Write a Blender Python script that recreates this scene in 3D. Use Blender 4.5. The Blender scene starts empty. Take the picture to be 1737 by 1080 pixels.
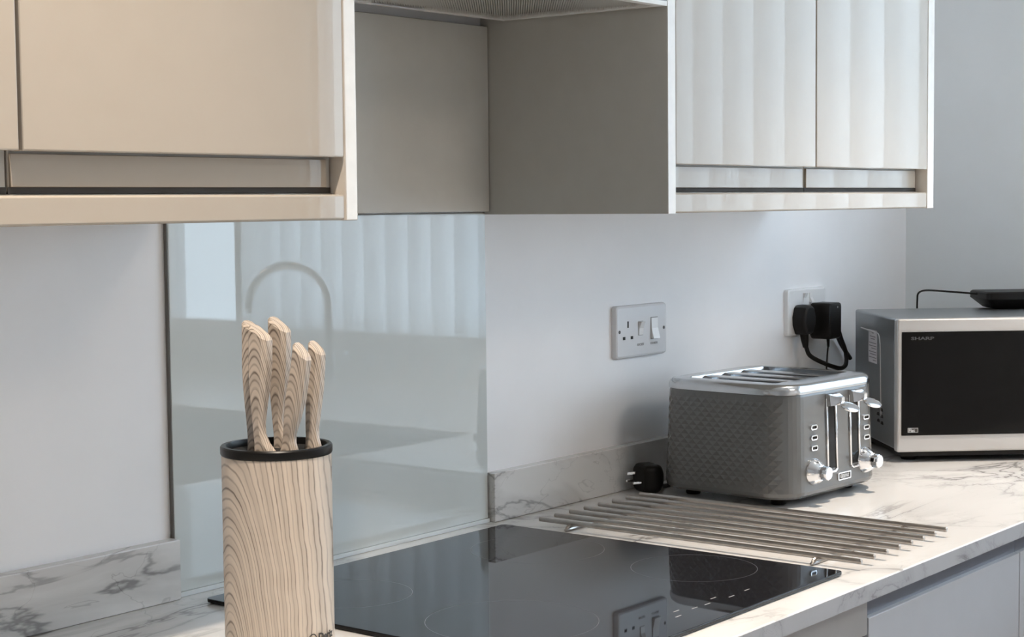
import bpy, bmesh, math, random
from mathutils import Vector, Matrix
random.seed(7)
PI = math.pi
SC = bpy.context.scene
COL = SC.collection
H = 0.9                                   # height of the worktop surface above the floor

# ------------------------------------------------------------------ camera
cam_d = bpy.data.cameras.new('camera')
cam = bpy.data.objects.new('camera', cam_d)
COL.objects.link(cam)
SC.camera = cam
cam_d.sensor_width = 36.0
cam_d.lens = 2900.18 * 36.0 / 1737.0
cam_d.clip_start = 0.05
R_ = Vector((0.61657646, -0.78723151, -0.01000106))
U_ = Vector((0.05949394, 0.03392265, 0.99765211))
F_ = Vector((0.78504391, 0.6157238, -0.06775141))
m = Matrix((R_, U_, -F_)).transposed().to_4x4()
m.translation = Vector((-1.3396, -1.5753, 0.4693 + H))
cam.matrix_world = m

# ------------------------------------------------------------------ world, lights, exposure
w = bpy.data.worlds.new('sky'); SC.world = w
w.use_nodes = True
bg = w.node_tree.nodes['Background']
bg.inputs['Color'].default_value = (0.68, 0.835, 1.0, 1)
bg.inputs['Strength'].default_value = 5.3


def spot(name, loc, power, color, size, blend, radius, aim=None):
    d = bpy.data.lights.new(name, 'SPOT')
    d.energy = power; d.color = color
    d.spot_size = math.radians(size); d.spot_blend = blend
    d.shadow_soft_size = radius
    o = bpy.data.objects.new(name, d)
    o.location = (loc[0], loc[1], loc[2] + H)
    if aim is not None:
        o.rotation_euler = (Vector(aim) - Vector(loc)).to_track_quat('-Z', 'Y').to_euler()
    COL.objects.link(o)
    return o


spot('downlight_and_fill', (1.324, -0.768, 1.68), 84.0, (1.0, 0.86, 0.72), 94, 0.45, 0.022, (1.12, -1.42, 0.0))
spot('downlight_and_fill', (-0.50, -0.80, 1.68), 74.0, (1.0, 0.86, 0.72), 84, 0.8, 0.03)
spot('downlight_and_fill', (0.95, -2.40, 1.68), 28.0, (1.0, 0.86, 0.72), 165, 0.5, 0.30)  # added fill lamp behind the camera, warms the left door and walls

vs = SC.view_settings
SC.display_settings.display_device = 'sRGB'
vs.view_transform = 'Standard'; vs.look = 'None'; vs.exposure = 0.78; vs.gamma = 1.0
vs.use_curve_mapping = False
SC.cycles.use_denoising = True
SC.cycles.max_bounces = 10
SC.cycles.diffuse_bounces = 6
SC.cycles.glossy_bounces = 5
SC.cycles.transparent_max_bounces = 12
SC.cycles.sample_clamp_indirect = 6.0
SC.cycles.caustics_reflective = False
SC.cycles.caustics_refractive = False


# ------------------------------------------------------------------ materials
def new_mat(name):
    mt = bpy.data.materials.new(name); mt.use_nodes = True
    nt = mt.node_tree
    return mt, nt, nt.nodes['Principled BSDF']


def N(nt, kind, **kw):
    n = nt.nodes.new(kind)
    for k, v in kw.items():
        if k in n.inputs:
            n.inputs[k].default_value = v
        else:
            setattr(n, k, v)
    return n


def mat(name, col, rough=0.4, metal=0.0, spec=0.5, ior=1.5, var=0.03, scale=30.0, bump=0.0, coat=0.0):
    mt, nt, p = new_mat(name)
    L = nt.links
    tc = N(nt, 'ShaderNodeTexCoord')
    no = N(nt, 'ShaderNodeTexNoise'); no.inputs['Scale'].default_value = scale; no.inputs['Detail'].default_value = 3
    L.new(tc.outputs['Object'], no.inputs['Vector'])
    rp = N(nt, 'ShaderNodeValToRGB')
    rp.color_ramp.elements[0].position = 0.3; rp.color_ramp.elements[1].position = 0.7
    rp.color_ramp.elements[0].color = tuple(max(0, c * (1 - var)) for c in col) + (1,)
    rp.color_ramp.elements[1].color = tuple(min(1, c * (1 + var)) for c in col) + (1,)
    L.new(no.outputs['Fac'], rp.inputs['Fac'])
    L.new(rp.outputs['Color'], p.inputs['Base Color'])
    p.inputs['Roughness'].default_value = rough
    p.inputs['Metallic'].default_value = metal
    p.inputs['Specular IOR Level'].default_value = spec
    p.inputs['IOR'].default_value = ior
    p.inputs['Coat Weight'].default_value = coat
    p.inputs['Coat Roughness'].default_value = 0.03
    if bump:
        b = N(nt, 'ShaderNodeBump'); b.inputs['Strength'].default_value = bump; b.inputs['Distance'].default_value = 0.002
        L.new(no.outputs['Fac'], b.inputs['Height']); L.new(b.outputs['Normal'], p.inputs['Normal'])
    return mt


def marble(name, light=(0.70, 0.685, 0.665), dark=(0.22, 0.215, 0.215), scale=(1.0, 1.9, 2.2)):
    mt, nt, p = new_mat(name)
    L = nt.links
    tc = N(nt, 'ShaderNodeTexCoord')
    mp = N(nt, 'ShaderNodeMapping'); mp.inputs['Scale'].default_value = scale
    mp.inputs['Location'].default_value = (3.1, 0.4, 1.7); mp.inputs['Rotation'].default_value = (0.0, 0.0, 0.42)
    L.new(tc.outputs['Object'], mp.inputs['Vector'])

    def vein(scale, dist, lo, hi, det):
        n = N(nt, 'ShaderNodeTexNoise'); n.inputs['Scale'].default_value = scale; n.inputs['Detail'].default_value = det
        n.inputs['Distortion'].default_value = dist; n.inputs['Roughness'].default_value = 0.52
        L.new(mp.outputs['Vector'], n.inputs['Vector'])
        s = N(nt, 'ShaderNodeMath', operation='SUBTRACT'); s.inputs[1].default_value = 0.5
        L.new(n.outputs['Fac'], s.inputs[0])
        a = N(nt, 'ShaderNodeMath', operation='ABSOLUTE'); L.new(s.outputs[0], a.inputs[0])
        r = N(nt, 'ShaderNodeMapRange'); r.inputs['From Min'].default_value = lo; r.inputs['From Max'].default_value = hi
        r.inputs['To Min'].default_value = 1.0; r.inputs['To Max'].default_value = 0.0
        r.interpolation_type = 'SMOOTHSTEP'
        L.new(a.outputs[0], r.inputs['Value'])
        return r
    v1 = vein(2.6, 0.7, 0.0, 0.014, 6.0)
    v2 = vein(2.6, 0.7, 0.0, 0.085, 6.0)
    v3 = vein(6.5, 1.2, 0.0, 0.010, 4.0)
    mk = N(nt, 'ShaderNodeTexNoise'); mk.inputs['Scale'].default_value = 2.3; mk.inputs['Detail'].default_value = 2
    L.new(mp.outputs['Vector'], mk.inputs['Vector'])
    mr = N(nt, 'ShaderNodeMapRange'); mr.inputs['From Min'].default_value = 0.36; mr.inputs['From Max'].default_value = 0.60
    L.new(mk.outputs['Fac'], mr.inputs['Value'])

    def mul(a, b):
        x = N(nt, 'ShaderNodeMath', operation='MULTIPLY'); L.new(a, x.inputs[0])
        if isinstance(b, float):
            x.inputs[1].default_value = b
        else:
            L.new(b, x.inputs[1])
        return x.outputs[0]

    def add(a, b):
        x = N(nt, 'ShaderNodeMath', operation='ADD'); L.new(a, x.inputs[0]); L.new(b, x.inputs[1]); return x.outputs[0]
    tot = add(add(mul(mul(v1.outputs[0], 0.62), mr.outputs[0]), mul(mul(v2.outputs[0], 0.30), mr.outputs[0])), mul(mul(v3.outputs[0], 0.28), mr.outputs[0]))
    mx = N(nt, 'ShaderNodeMix', data_type='RGBA')
    mx.inputs[6].default_value = light + (1,); mx.inputs[7].default_value = dark + (1,)
    mx.clamp_factor = True
    L.new(tot, mx.inputs[0]); L.new(mx.outputs[2], p.inputs['Base Color'])
    p.inputs['Roughness'].default_value = 0.22
    p.inputs['Specular IOR Level'].default_value = 0.35
    return mt


def grain(name, k, per, x0, light, dark, noise=0.012, rough=0.45, thick=0.20, nscale=22.0, wide=False):
    """pale wood print: cathedral arches z + k*(x-x0)^2 = const with thin dark lines"""
    mt, nt, p = new_mat(name)
    L = nt.links
    tc = N(nt, 'ShaderNodeTexCoord')
    sp = N(nt, 'ShaderNodeSeparateXYZ')
    no = N(nt, 'ShaderNodeTexNoise'); no.inputs['Scale'].default_value = nscale; no.inputs['Detail'].default_value = 4
    L.new(tc.outputs['Object'], no.inputs['Vector'])
    L.new(tc.outputs['Object'], sp.inputs[0])

    def M(op, a, b=None):
        x = N(nt, 'ShaderNodeMath', operation=op)
        for i, v in enumerate((a, b)):
            if v is None: continue
            if isinstance(v, (int, float)): x.inputs[i].default_value = float(v)
            else: L.new(v, x.inputs[i])
        return x.outputs[0]
    dx = M('SUBTRACT', sp.outputs[0], x0)
    wob = M('MULTIPLY', M('SUBTRACT', no.outputs['Fac'], 0.5), noise * 2)
    if wide:
        # lines turn from arches at the axis to near vertical streaks away from it
        rel = M('DIVIDE', dx, 0.032)
        sq = M('DIVIDE', 1.0, M('ADD', 1.0, M('MULTIPLY', rel, rel)))
        cl = M('MINIMUM', M('MAXIMUM', dx, -0.02), 0.055)
        g = M('ADD', M('MULTIPLY', M('MULTIPLY', cl, cl), k), M('MULTIPLY', M('SUBTRACT', dx, cl), 2 * k * 0.055))
        v = M('ADD', M('ADD', M('MULTIPLY', M('SUBTRACT', sp.outputs[2], 0.25), sq), g), wob)
    else:
        q = M('MULTIPLY', M('MULTIPLY', dx, dx), k)
        q = M('DIVIDE', q, M('ADD', 1.0, M('MULTIPLY', M('ABSOLUTE', dx), 2.0)))
        v = M('ADD', M('ADD', M('ADD', sp.outputs[2], q), M('MULTIPLY', sp.outputs[1], 2.6)), wob)
    f = M('DIVIDE', v, per)
    fr = M('FRACT', f)
    d1 = M('ABSOLUTE', M('SUBTRACT', fr, 0.5))
    r1 = N(nt, 'ShaderNodeMapRange'); r1.inputs['From Min'].default_value = 0.0; r1.inputs['From Max'].default_value = thick
    r1.inputs['To Min'].default_value = 1; r1.inputs['To Max'].default_value = 0
    L.new(d1, r1.inputs['Value'])
    fr2 = M('FRACT', M('MULTIPLY', f, 0.37))
    wt = M('ADD', 0.35, M('MULTIPLY', fr2, 0.65))
    n2 = N(nt, 'ShaderNodeTexNoise'); n2.inputs['Scale'].default_value = 40.0
    L.new(tc.outputs['Object'], n2.inputs['Vector'])
    r2 = N(nt, 'ShaderNodeMapRange'); r2.inputs['From Min'].default_value = 0.3; r2.inputs['From Max'].default_value = 0.6
    L.new(n2.outputs['Fac'], r2.inputs['Value'])
    line = M('MULTIPLY', M('MULTIPLY', r1.outputs[0], wt), M('ADD', 0.45, M('MULTIPLY', r2.outputs[0], 0.55)))
    # soft broad bands
    band = M('MULTIPLY', M('ADD', M('SINE', M('MULTIPLY', f, 2.1)), 1.0), 0.10)
    tot = M('ADD', line, band)
    mx = N(nt, 'ShaderNodeMix', data_type='RGBA'); mx.clamp_factor = True
    mx.inputs[6].default_value = light + (1,); mx.inputs[7].default_value = dark + (1,)
    L.new(tot, mx.inputs[0]); L.new(mx.outputs[2], p.inputs['Base Color'])
    p.inputs['Roughness'].default_value = rough
    p.inputs['Specular IOR Level'].default_value = 0.4
    return mt


def glass_mat(name):
    mt, nt, p = new_mat(name)
    nt.nodes.remove(p)
    out = nt.nodes['Material Output']
    t = N(nt, 'ShaderNodeBsdfTransparent'); t.inputs[0].default_value = (0.95, 0.97, 0.97, 1)
    g = N(nt, 'ShaderNodeBsdfGlossy'); g.inputs['Roughness'].default_value = 0.02
    lw = N(nt, 'ShaderNodeLayerWeight')
    pw = N(nt, 'ShaderNodeMath', operation='POWER'); pw.inputs[1].default_value = 5.0
    nt.links.new(lw.outputs['Facing'], pw.inputs[0])
    fr = N(nt, 'ShaderNodeMath', operation='MULTIPLY_ADD'); fr.inputs[1].default_value = 0.5; fr.inputs[2].default_value = 0.04
    nt.links.new(pw.outputs[0], fr.inputs[0])
    mx = N(nt, 'ShaderNodeMixShader')
    nt.links.new(fr.outputs[0], mx.inputs[0]); nt.links.new(t.outputs[0], mx.inputs[1]); nt.links.new(g.outputs[0], mx.inputs[2])
    nt.links.new(mx.outputs[0], out.inputs[0])
    return mt


def blind_mat(name):
    mt, nt, p = new_mat(name)
    nt.nodes.remove(p)
    out = nt.nodes['Material Output']
    tc = N(nt, 'ShaderNodeTexCoord')
    wv = N(nt, 'ShaderNodeTexNoise'); wv.inputs['Scale'].default_value = 60.0
    nt.links.new(tc.outputs['Object'], wv.inputs['Vector'])
    rp = N(nt, 'ShaderNodeValToRGB')
    rp.color_ramp.elements[0].color = (0.80, 0.81, 0.83, 1); rp.color_ramp.elements[1].color = (0.86, 0.87, 0.88, 1)
    nt.links.new(wv.outputs['Fac'], rp.inputs['Fac'])
    t = N(nt, 'ShaderNodeBsdfTranslucent'); d = N(nt, 'ShaderNodeBsdfDiffuse')
    nt.links.new(rp.outputs[0], t.inputs[0]); nt.links.new(rp.outputs[0], d.inputs[0])
    mx = N(nt, 'ShaderNodeMixShader'); mx.inputs[0].default_value = 0.18
    nt.links.new(t.outputs[0], mx.inputs[1]); nt.links.new(d.outputs[0], mx.inputs[2])
    nt.links.new(mx.outputs[0], out.inputs[0])
    return mt


M = {}
M['wall'] = mat('wall_paint', (0.88, 0.875, 0.88), 0.55, var=0.015, scale=9, bump=0.05)
M['wall_grey'] = mat('wall_paint_grey', (0.82, 0.84, 0.85), 0.6, var=0.015, scale=9, bump=0.05)
M['ceiling'] = mat('ceiling_paint', (0.84, 0.83, 0.81), 0.8)
M['floor'] = mat('floor_vinyl', (0.42, 0.41, 0.40), 0.35, var=0.08, scale=6)
M['marble'] = marble('marble_laminate')
M['edge_shade'] = marble('marble_edge_shade', (0.45, 0.455, 0.47), (0.16, 0.16, 0.165), (2.6, 1.0, 5.0))  # greyer marble copy, the front edge's shade put into its colour
M['gloss'] = mat('cashmere_gloss', (0.455, 0.40, 0.333), 0.012, var=0.008, ior=1.37)
M['gloss_edge'] = mat('cashmere_edge', (0.76, 0.71, 0.64), 0.15, var=0.03, scale=60)
M['matt'] = mat('cashmere_matt', (0.50, 0.475, 0.43), 0.45, var=0.02, spec=0.3)
M['matt_panel'] = mat('cashmere_matt_panel', (0.60, 0.575, 0.525), 0.45, var=0.02, spec=0.3)
M['base_gloss'] = mat('pale_grey_gloss', (0.52, 0.53, 0.555), 0.09, var=0.01)
M['rail'] = mat('anodised_rail', (0.17, 0.175, 0.205), 0.35, metal=0.2)
M['splash'] = mat('backpainted_glass', (0.59, 0.62, 0.605), 0.008, var=0.006, ior=1.52)
M['glass_edge'] = mat('glass_edge', (0.62, 0.65, 0.65), 0.08, var=0.02)
M['gap_shadow'] = mat('gap_shadow_dark', (0.13, 0.125, 0.115), 0.4)  # dark tone stands for the shadow in the gap beside the glass
M['hob'] = mat('black_ceramic_glass', (0.006, 0.006, 0.008), 0.02, var=0.0, ior=1.28)
M['hob_print'] = mat('hob_print', (0.13, 0.13, 0.14), 0.3)
M['hob_white'] = mat('hob_icon_print', (0.36, 0.36, 0.36), 0.3)
M['hob_trim'] = mat('hob_trim', (0.03, 0.03, 0.03), 0.3)
M['chrome'] = mat('chrome', (0.82, 0.82, 0.83), 0.07, metal=1.0, var=0.01)
M['steel'] = mat('brushed_steel', (0.46, 0.45, 0.44), 0.26, metal=1.0, var=0.06, scale=90)
M['rod_steel'] = mat('rod_steel', (0.40, 0.372, 0.345), 0.30, metal=1.0, var=0.06, scale=120)
M['alu'] = mat('hood_aluminium', (0.84, 0.83, 0.80), 0.5, metal=0.0, var=0.05)
M['hood_grey'] = mat('hood_grey', (0.24, 0.235, 0.22), 0.4, metal=0.3)
M['toaster'] = mat('toaster_grey', (0.138, 0.138, 0.135), 0.27, metal=0.25, var=0.02, coat=0.25)
M['rim'] = mat('toaster_rim_steel', (0.55, 0.56, 0.57), 0.17, metal=1.0, var=0.03, scale=50)
M['black'] = mat('black_plastic', (0.008, 0.008, 0.008), 0.45, var=0.1, spec=0.25)
M['rim_black'] = mat('rim_black', (0.006, 0.006, 0.006), 0.35, spec=0.25)
M['black_matt'] = mat('black_matt_plastic', (0.008, 0.008, 0.008), 0.7, var=0.1)
M['black_gloss'] = mat('black_door_glass', (0.006, 0.006, 0.006), 0.06, var=0.1, ior=1.25)
M['dark_gap'] = mat('dark_shadow_gap', (0.05, 0.045, 0.04), 0.8)
M['mw_side'] = mat('microwave_grey_steel', (0.27, 0.285, 0.295), 0.3, metal=0.7, var=0.02)
M['mw_front'] = mat('microwave_silver', (0.56, 0.545, 0.53), 0.34, metal=0.25, var=0.01)
M['print_grey'] = mat('print_grey', (0.30, 0.30, 0.30), 0.5)
M['print_dim'] = mat('print_dim', (0.075, 0.075, 0.078), 0.5)
M['print_light'] = mat('print_light', (0.62, 0.62, 0.62), 0.5)
M['print_dark'] = mat('print_dark', (0.05, 0.045, 0.04), 0.5)
M['sticker'] = mat('sticker_paper', (0.56, 0.53, 0.54), 0.6, var=0.02)
M['sticker_ink'] = mat('sticker_ink', (0.20, 0.18, 0.19), 0.6)
M['socket'] = mat('socket_plastic', (0.70, 0.70, 0.71), 0.22, var=0.01)
M['socket_white'] = mat('socket_white', (0.82, 0.82, 0.82), 0.22, var=0.01)
M['grain_block'] = grain('wood_print_block', 17.0, 0.0098, -0.044, (0.66, 0.57, 0.475), (0.16, 0.125, 0.10), noise=0.014, thick=0.19, nscale=11.0, wide=True)
M['grain_handle'] = grain('wood_print_handle', 170.0, 0.0078, -0.003, (0.62, 0.53, 0.44), (0.07, 0.05, 0.04), noise=0.004, thick=0.27)
M['glass'] = glass_mat('window_glass')
M['blind'] = blind_mat('blind_fabric')
M['upvc'] = mat('white_upvc', (0.80, 0.81, 0.83), 0.25, var=0.01)
M['oven_strip'] = mat('oven_steel', (0.50, 0.48, 0.465), 0.3, metal=0.4, var=0.02)


# ------------------------------------------------------------------ mesh helpers
class MB:
    def __init__(s):
        s.bm = bmesh.new()
        s.flat = s.bm.faces.layers.int.new('flat')

    def box(s, x0, x1, y0, y1, z0, z1, bev=0.0, seg=2, rot=None, at=None):
        r = bmesh.ops.create_cube(s.bm, size=1.0)
        vs_ = r['verts']
        for v in vs_:
            v.co = Vector(((x0 + x1) / 2 + v.co.x * (x1 - x0), (y0 + y1) / 2 + v.co.y * (y1 - y0), (z0 + z1) / 2 + v.co.z * (z1 - z0)))
        if bev > 0:
            es = list({e for v in vs_ for e in v.link_edges})
            g = bmesh.ops.bevel(s.bm, geom=es, offset=bev, segments=seg, profile=0.5, affect='EDGES')
            vs_ = list({v for f in g['faces'] for v in f.verts} | {v for v in vs_ if v.is_valid})
            fs = list({f for v in vs_ for f in v.link_faces})
            for f in sorted(fs, key=lambda f: -f.calc_area())[:6]: f[s.flat] = 1
        if rot is not None:
            bmesh.ops.transform(s.bm, matrix=rot, verts=vs_)
        if at is not None:
            bmesh.ops.translate(s.bm, vec=Vector(at), verts=vs_)
        return s

    def loft(s, rings, cap=True, closed=True):
        rv = [[s.bm.verts.new(Vector(p)) for p in r] for r in rings]
        n = len(rv[0])
        for a, b in zip(rv, rv[1:]):
            for i in range(n if closed else n - 1):
                j = (i + 1) % n
                s.bm.faces.new((a[i], a[j], b[j], b[i]))
        if cap and closed:
            f = s.bm.faces.new(list(reversed(rv[0]))); f[s.flat] = 1
            f = s.bm.faces.new(rv[-1]); f[s.flat] = 1
        return rv

    def lathe(s, prof, n=32, mat4=None, cap=True):
        rings = []
        for r, z in prof:
            rings.append([Vector((r * math.cos(2 * PI * k / n), r * math.sin(2 * PI * k / n), z)) for k in range(n)])
        if mat4 is not None:
            rings = [[mat4 @ p for p in r] for r in rings]
        s.loft(rings, cap=cap)
        return s

    def tube(s, pts, r, n=10, cap=True):
        pts = [Vector(p) for p in pts]
        rings = []
        t0 = (pts[1] - pts[0]).normalized()
        up = Vector((0, 0, 1)) if abs(t0.z) < 0.9 else Vector((1, 0, 0))
        u = t0.cross(up).normalized()
        for i, p in enumerate(pts):
            if i == 0: t = pts[1] - pts[0]
            elif i == len(pts) - 1: t = pts[-1] - pts[-2]
            else: t = (pts[i + 1] - pts[i]).normalized() + (pts[i] - pts[i - 1]).normalized()
            t.normalize()
            u = (u - t * u.dot(t)).normalized()
            v = t.cross(u)
            rr = r[i] if isinstance(r, (list, tuple)) else r
            rings.append([p + (u * math.cos(2 * PI * k / n) + v * math.sin(2 * PI * k / n)) * rr for k in range(n)])
        s.loft(rings, cap=cap)
        return s

    def prism(s, poly, z0, z1, bev=0.0):
        a = [(x, y, z0) for x, y in poly]; b = [(x, y, z1) for x, y in poly]
        s.loft([a, b])
        return s

    def build(s, name, material, parent=None, smooth=True, angle=35, label=None):
        bmesh.ops.recalc_face_normals(s.bm, faces=s.bm.faces[:])
        s.bm.faces.ensure_lookup_table()
        fl_ = [f[s.flat] for f in s.bm.faces]
        me = bpy.data.meshes.new(name)
        s.bm.to_mesh(me); s.bm.free()
        me.materials.append(material)
        if 'flat' in me.attributes: me.attributes.remove(me.attributes['flat'])
        if smooth:
            for p in me.polygons: p.use_smooth = True
            me.set_sharp_from_angle(angle=math.radians(angle))
            for p in me.polygons:
                if fl_[p.index]: p.use_smooth = False
        o = bpy.data.objects.new(name, me)
        COL.objects.link(o)
        if parent is not None: o.parent = parent
        if label: o['label'] = label
        return o


def thing(name, label, cat, loc=(0, 0, 0), rotz=0.0, group=None):
    o = bpy.data.objects.new(name, None)
    o.empty_display_size = 0.05
    COL.objects.link(o)
    o.location = (loc[0], loc[1], loc[2] + H); o.rotation_euler = (0, 0, rotz)
    o['label'] = label; o['category'] = cat
    if group: o['group'] = group
    return o


def tag(o, label, cat, group=None):
    o['label'] = label; o['category'] = cat
    if group: o['group'] = group
    o.location.z += H
    return o


def struct(o, label, top=True):
    o['kind'] = 'structure'; o['label'] = label
    if top: o.location.z += H
    return o


def text_mesh(name, body, size, material, parent, mat4, extrude=0.0004, align='LEFT', bold=0.0, spacing=1.0):
    cu = bpy.data.curves.new(name, 'FONT')
    cu.body = body; cu.size = size; cu.extrude = extrude; cu.align_x = align; cu.offset = bold; cu.space_character = spacing
    cu.resolution_u = 2
    t = bpy.data.objects.new(name + '_tmp', cu)
    COL.objects.link(t)
    bpy.context.view_layer.update()
    me = bpy.data.meshes.new_from_object(t.evaluated_get(bpy.context.evaluated_depsgraph_get()))
    bpy.data.objects.remove(t)
    me.transform(mat4)
    me.materials.clear(); me.materials.append(material)
    o = bpy.data.objects.new(name, me); COL.objects.link(o); o.parent = parent
    return o


def arc(c, r, a0, a1, n, ax=(1, 0, 0), ay=(0, 0, 1)):
    c, ax, ay = Vector(c), Vector(ax), Vector(ay)
    return [c + ax * (r * math.cos(a0 + (a1 - a0) * i / n)) + ay * (r * math.sin(a0 + (a1 - a0) * i / n)) for i in range(n + 1)]


def bez(pts, n=8):
    """Catmull-Rom through the points"""
    P = [Vector(p) for p in pts]
    P = [P[0] * 2 - P[1]] + P + [P[-1] * 2 - P[-2]]
    out = []
    for i in range(1, len(P) - 2):
        for k in range(n):
            t = k / n
            a, b, c, d = P[i - 1], P[i], P[i + 1], P[i + 2]
            out.append(0.5 * ((2 * b) + (c - a) * t + (2 * a - 5 * b + 4 * c - d) * t * t + (3 * b - a - 3 * c + d) * t ** 3))
    out.append(P[-2])
    return out


def rrect(a, b, r, n=8, step=None):
    """rounded rectangle outline, half sizes a, b"""
    pts = []
    for sx, sy, t0 in ((1, 1, 0), (-1, 1, 90), (-1, -1, 180), (1, -1, 270)):
        for k in range(n + 1):
            t = math.radians(t0 + 90 * k / n)
            pts.append((sx * (a - r) + r * math.cos(t), sy * (b - r) + r * math.sin(t)))
    return pts


def resample(pts, n):
    P = [Vector((p[0], p[1])) for p in pts] + [Vector((pts[0][0], pts[0][1]))]
    d = [0.0]
    for a, b in zip(P, P[1:]): d.append(d[-1] + (b - a).length)
    out = []; j = 0
    for i in range(n):
        s = d[-1] * i / n
        while d[j + 1] < s: j += 1
        f = (s - d[j]) / max(1e-9, d[j + 1] - d[j])
        out.append(P[j].lerp(P[j + 1], f))
    return out


# ================================================================== the setting
D = 0.3218          # depth of the wall units
ZB = 0.4525         # underside of the wall units above the worktop
XR = 2.02           # right wall
YF = -3.3           # wall behind the camera
XL = -3.0
ZC = 1.76           # ceiling
struct(MB().box(XL - .1, XR + .1, 0.0, 0.1, -H, ZC).build('wall_back', M['wall'], smooth=False), 'white painted back wall behind the worktop')
W0, W1, WZ0, WZ1 = -2.405, -0.55, 0.128, 1.25
wr = MB()
wr.box(XR, XR + .1, W1, 0.0, -H, ZC); wr.box(XR, XR + .1, YF, W0, -H, ZC)
wr.box(XR, XR + .1, W0, W1, -H, WZ0); wr.box(XR, XR + .1, W0, W1, WZ1, ZC)
struct(wr.build('wall_right', M['wall_grey'], smooth=False), 'grey painted wall behind the microwave')
struct(MB().box(XL - .1, XL, YF, 0.0, -H, ZC).build('wall_left', M['wall'], smooth=False), 'white painted left wall out of view')
struct(MB().box(XL - .1, XR + .1, YF - .1, YF, -H, ZC).build('wall_front', M['wall'], smooth=False), 'white painted wall facing the worktop')
struct(MB().box(XL - .1, XR + .1, YF - .1, 0.1, -H - .1, -H).build('floor', M['floor'], smooth=False), 'grey vinyl floor of the kitchen')
struct(MB().box(XL - .1, XR + .1, YF - .1, 0.1, ZC, ZC + .1).build('ceiling', M['ceiling'], smooth=False), 'white painted kitchen ceiling')

win = bpy.data.objects.new('window_1', None); COL.objects.link(win); win.location = (XR, 0, H)
win['kind'] = 'structure'; win['label'] = 'white framed window over the return worktop, mirrored in the glass splashback'
fr = MB()
fr.box(.02, .08, W0, W0 + .022, WZ0, WZ1); fr.box(.02, .08, W1 - .045, W1, WZ0, WZ1)
fr.box(.02, .08, W0, W1, WZ0, WZ0 + .008); fr.box(.02, .08, W0, W1, WZ1 - .05, WZ1)
fr.build('window_frame', M['upvc'], win, smooth=False)
MB().box(.012, .085, -2.092, -2.022, WZ0 + .008, WZ1 - .05).build('mullion', M['upvc'], win, smooth=False)
MB().box(.006, .0125, -2.078, -2.036, WZ0 + .065, WZ1 - .05).build('gasket', M['rail'], win, smooth=False)
MB().box(.048, .052, W0 + .022, -2.092, WZ0 + .008, WZ1 - .05).build('window_pane', M['glass'], win, smooth=False)
MB().box(.048, .052, -2.022, W1 - .045, WZ0 + .008, WZ1 - .05).build('window_pane', M['glass'], win, smooth=False)

bl = thing('vertical_blind', 'white vertical blind drawn across the window, seen only as a reflection', 'blind', (XR - .03, 0, 0))
MB().box(-.02, .02, -2.0, W1 + .02, WZ1 - .01, WZ1 + .03).build('head_rail', M['upvc'], bl, smooth=False)
sl = None
ypos = -1.945
while ypos < W1 + 0.01:
    if sl is None:
        b = MB()
        A = [(0.012 * math.sin(PI * i / 6) - .004 + (i / 6 - .5) * 0.040, (i / 6 - .5) * 0.100, WZ0 + .001) for i in range(7)]
        b.loft([A, [(x, y, WZ1 - .01) for x, y, z in A]], cap=False, closed=False)
        sl = b.build('slat', M['blind'], bl); o = sl
    else:
        o = sl.copy(); COL.objects.link(o); o.parent = bl
    o.location = (0, ypos, 0)
    ypos += 0.078

# ------------------------------------------------------------------ worktop and upstands
YC = -0.6414
XRET = 1.335
poly = [(-1.0, 0.0), (XR, 0.0), (XR, -2.7), (XRET, -2.7), (XRET, YC), (-1.0, YC)]
wt = MB(); wt.prism(poly, -0.0225, 0.0)
wt = wt.build('worktop', M['marble'], smooth=False)
bv = wt.modifiers.new('edge', 'BEVEL'); bv.width = 0.0022; bv.segments = 2; bv.limit_method = 'ANGLE'
tag(wt, 'white marble effect L-shaped worktop with grey veins', 'worktop')
MB().box(-1.0, XRET - .001, YC - .0007, YC + .0003, -.0222, -.0014).build('edge_shade', M['edge_shade'], wt, smooth=False, label='greyer marble strip along the front, shade put into its colour')
tag(MB().box(-1.0, 0.001, -.018, -.0005, .0004, .0725, .0012).build('upstand', M['marble']),
    'marble effect upstand at the left, beneath the left wall cabinets', 'upstand', 'marble upstands along the back wall')
tag(MB().box(.601, XR - .001, -.018, -.0005, .0004, .0725, .0012).build('upstand', M['marble']),
    'marble effect upstand right of the glass splashback, running behind the toaster', 'upstand', 'marble upstands along the back wall')

# ------------------------------------------------------------------ splashback, recess panel
sp = thing('glass_splashback', 'pale grey glass splashback standing behind the black hob', 'splashback', (0, 0, 0))
MB().box(.002, .5985, -.007, -.001, .006, ZB + .002, .0006, 1).build('glass_panel', M['splash'], sp)
MB().box(.002, .5985, -.010, -.001, .0004, .006).build('seal_strip', M['glass_edge'], sp, smooth=False, label='pale sealant strip along the bottom of the glass')
MB().box(.0008, .0022, -.0065, -.001, .071, ZB + .002).build('glass_edge', M['gap_shadow'], sp, smooth=False, label='dark strip standing for the shadow gap beside the glass')
hp = MB().box(-.003, .5985, -.016, -.001, ZB + .004, .722, .0008, 1).build('back_panel', M['matt_panel'], None)
tag(hp, 'matt greige panel on the wall below the cooker hood', 'panel')


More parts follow.
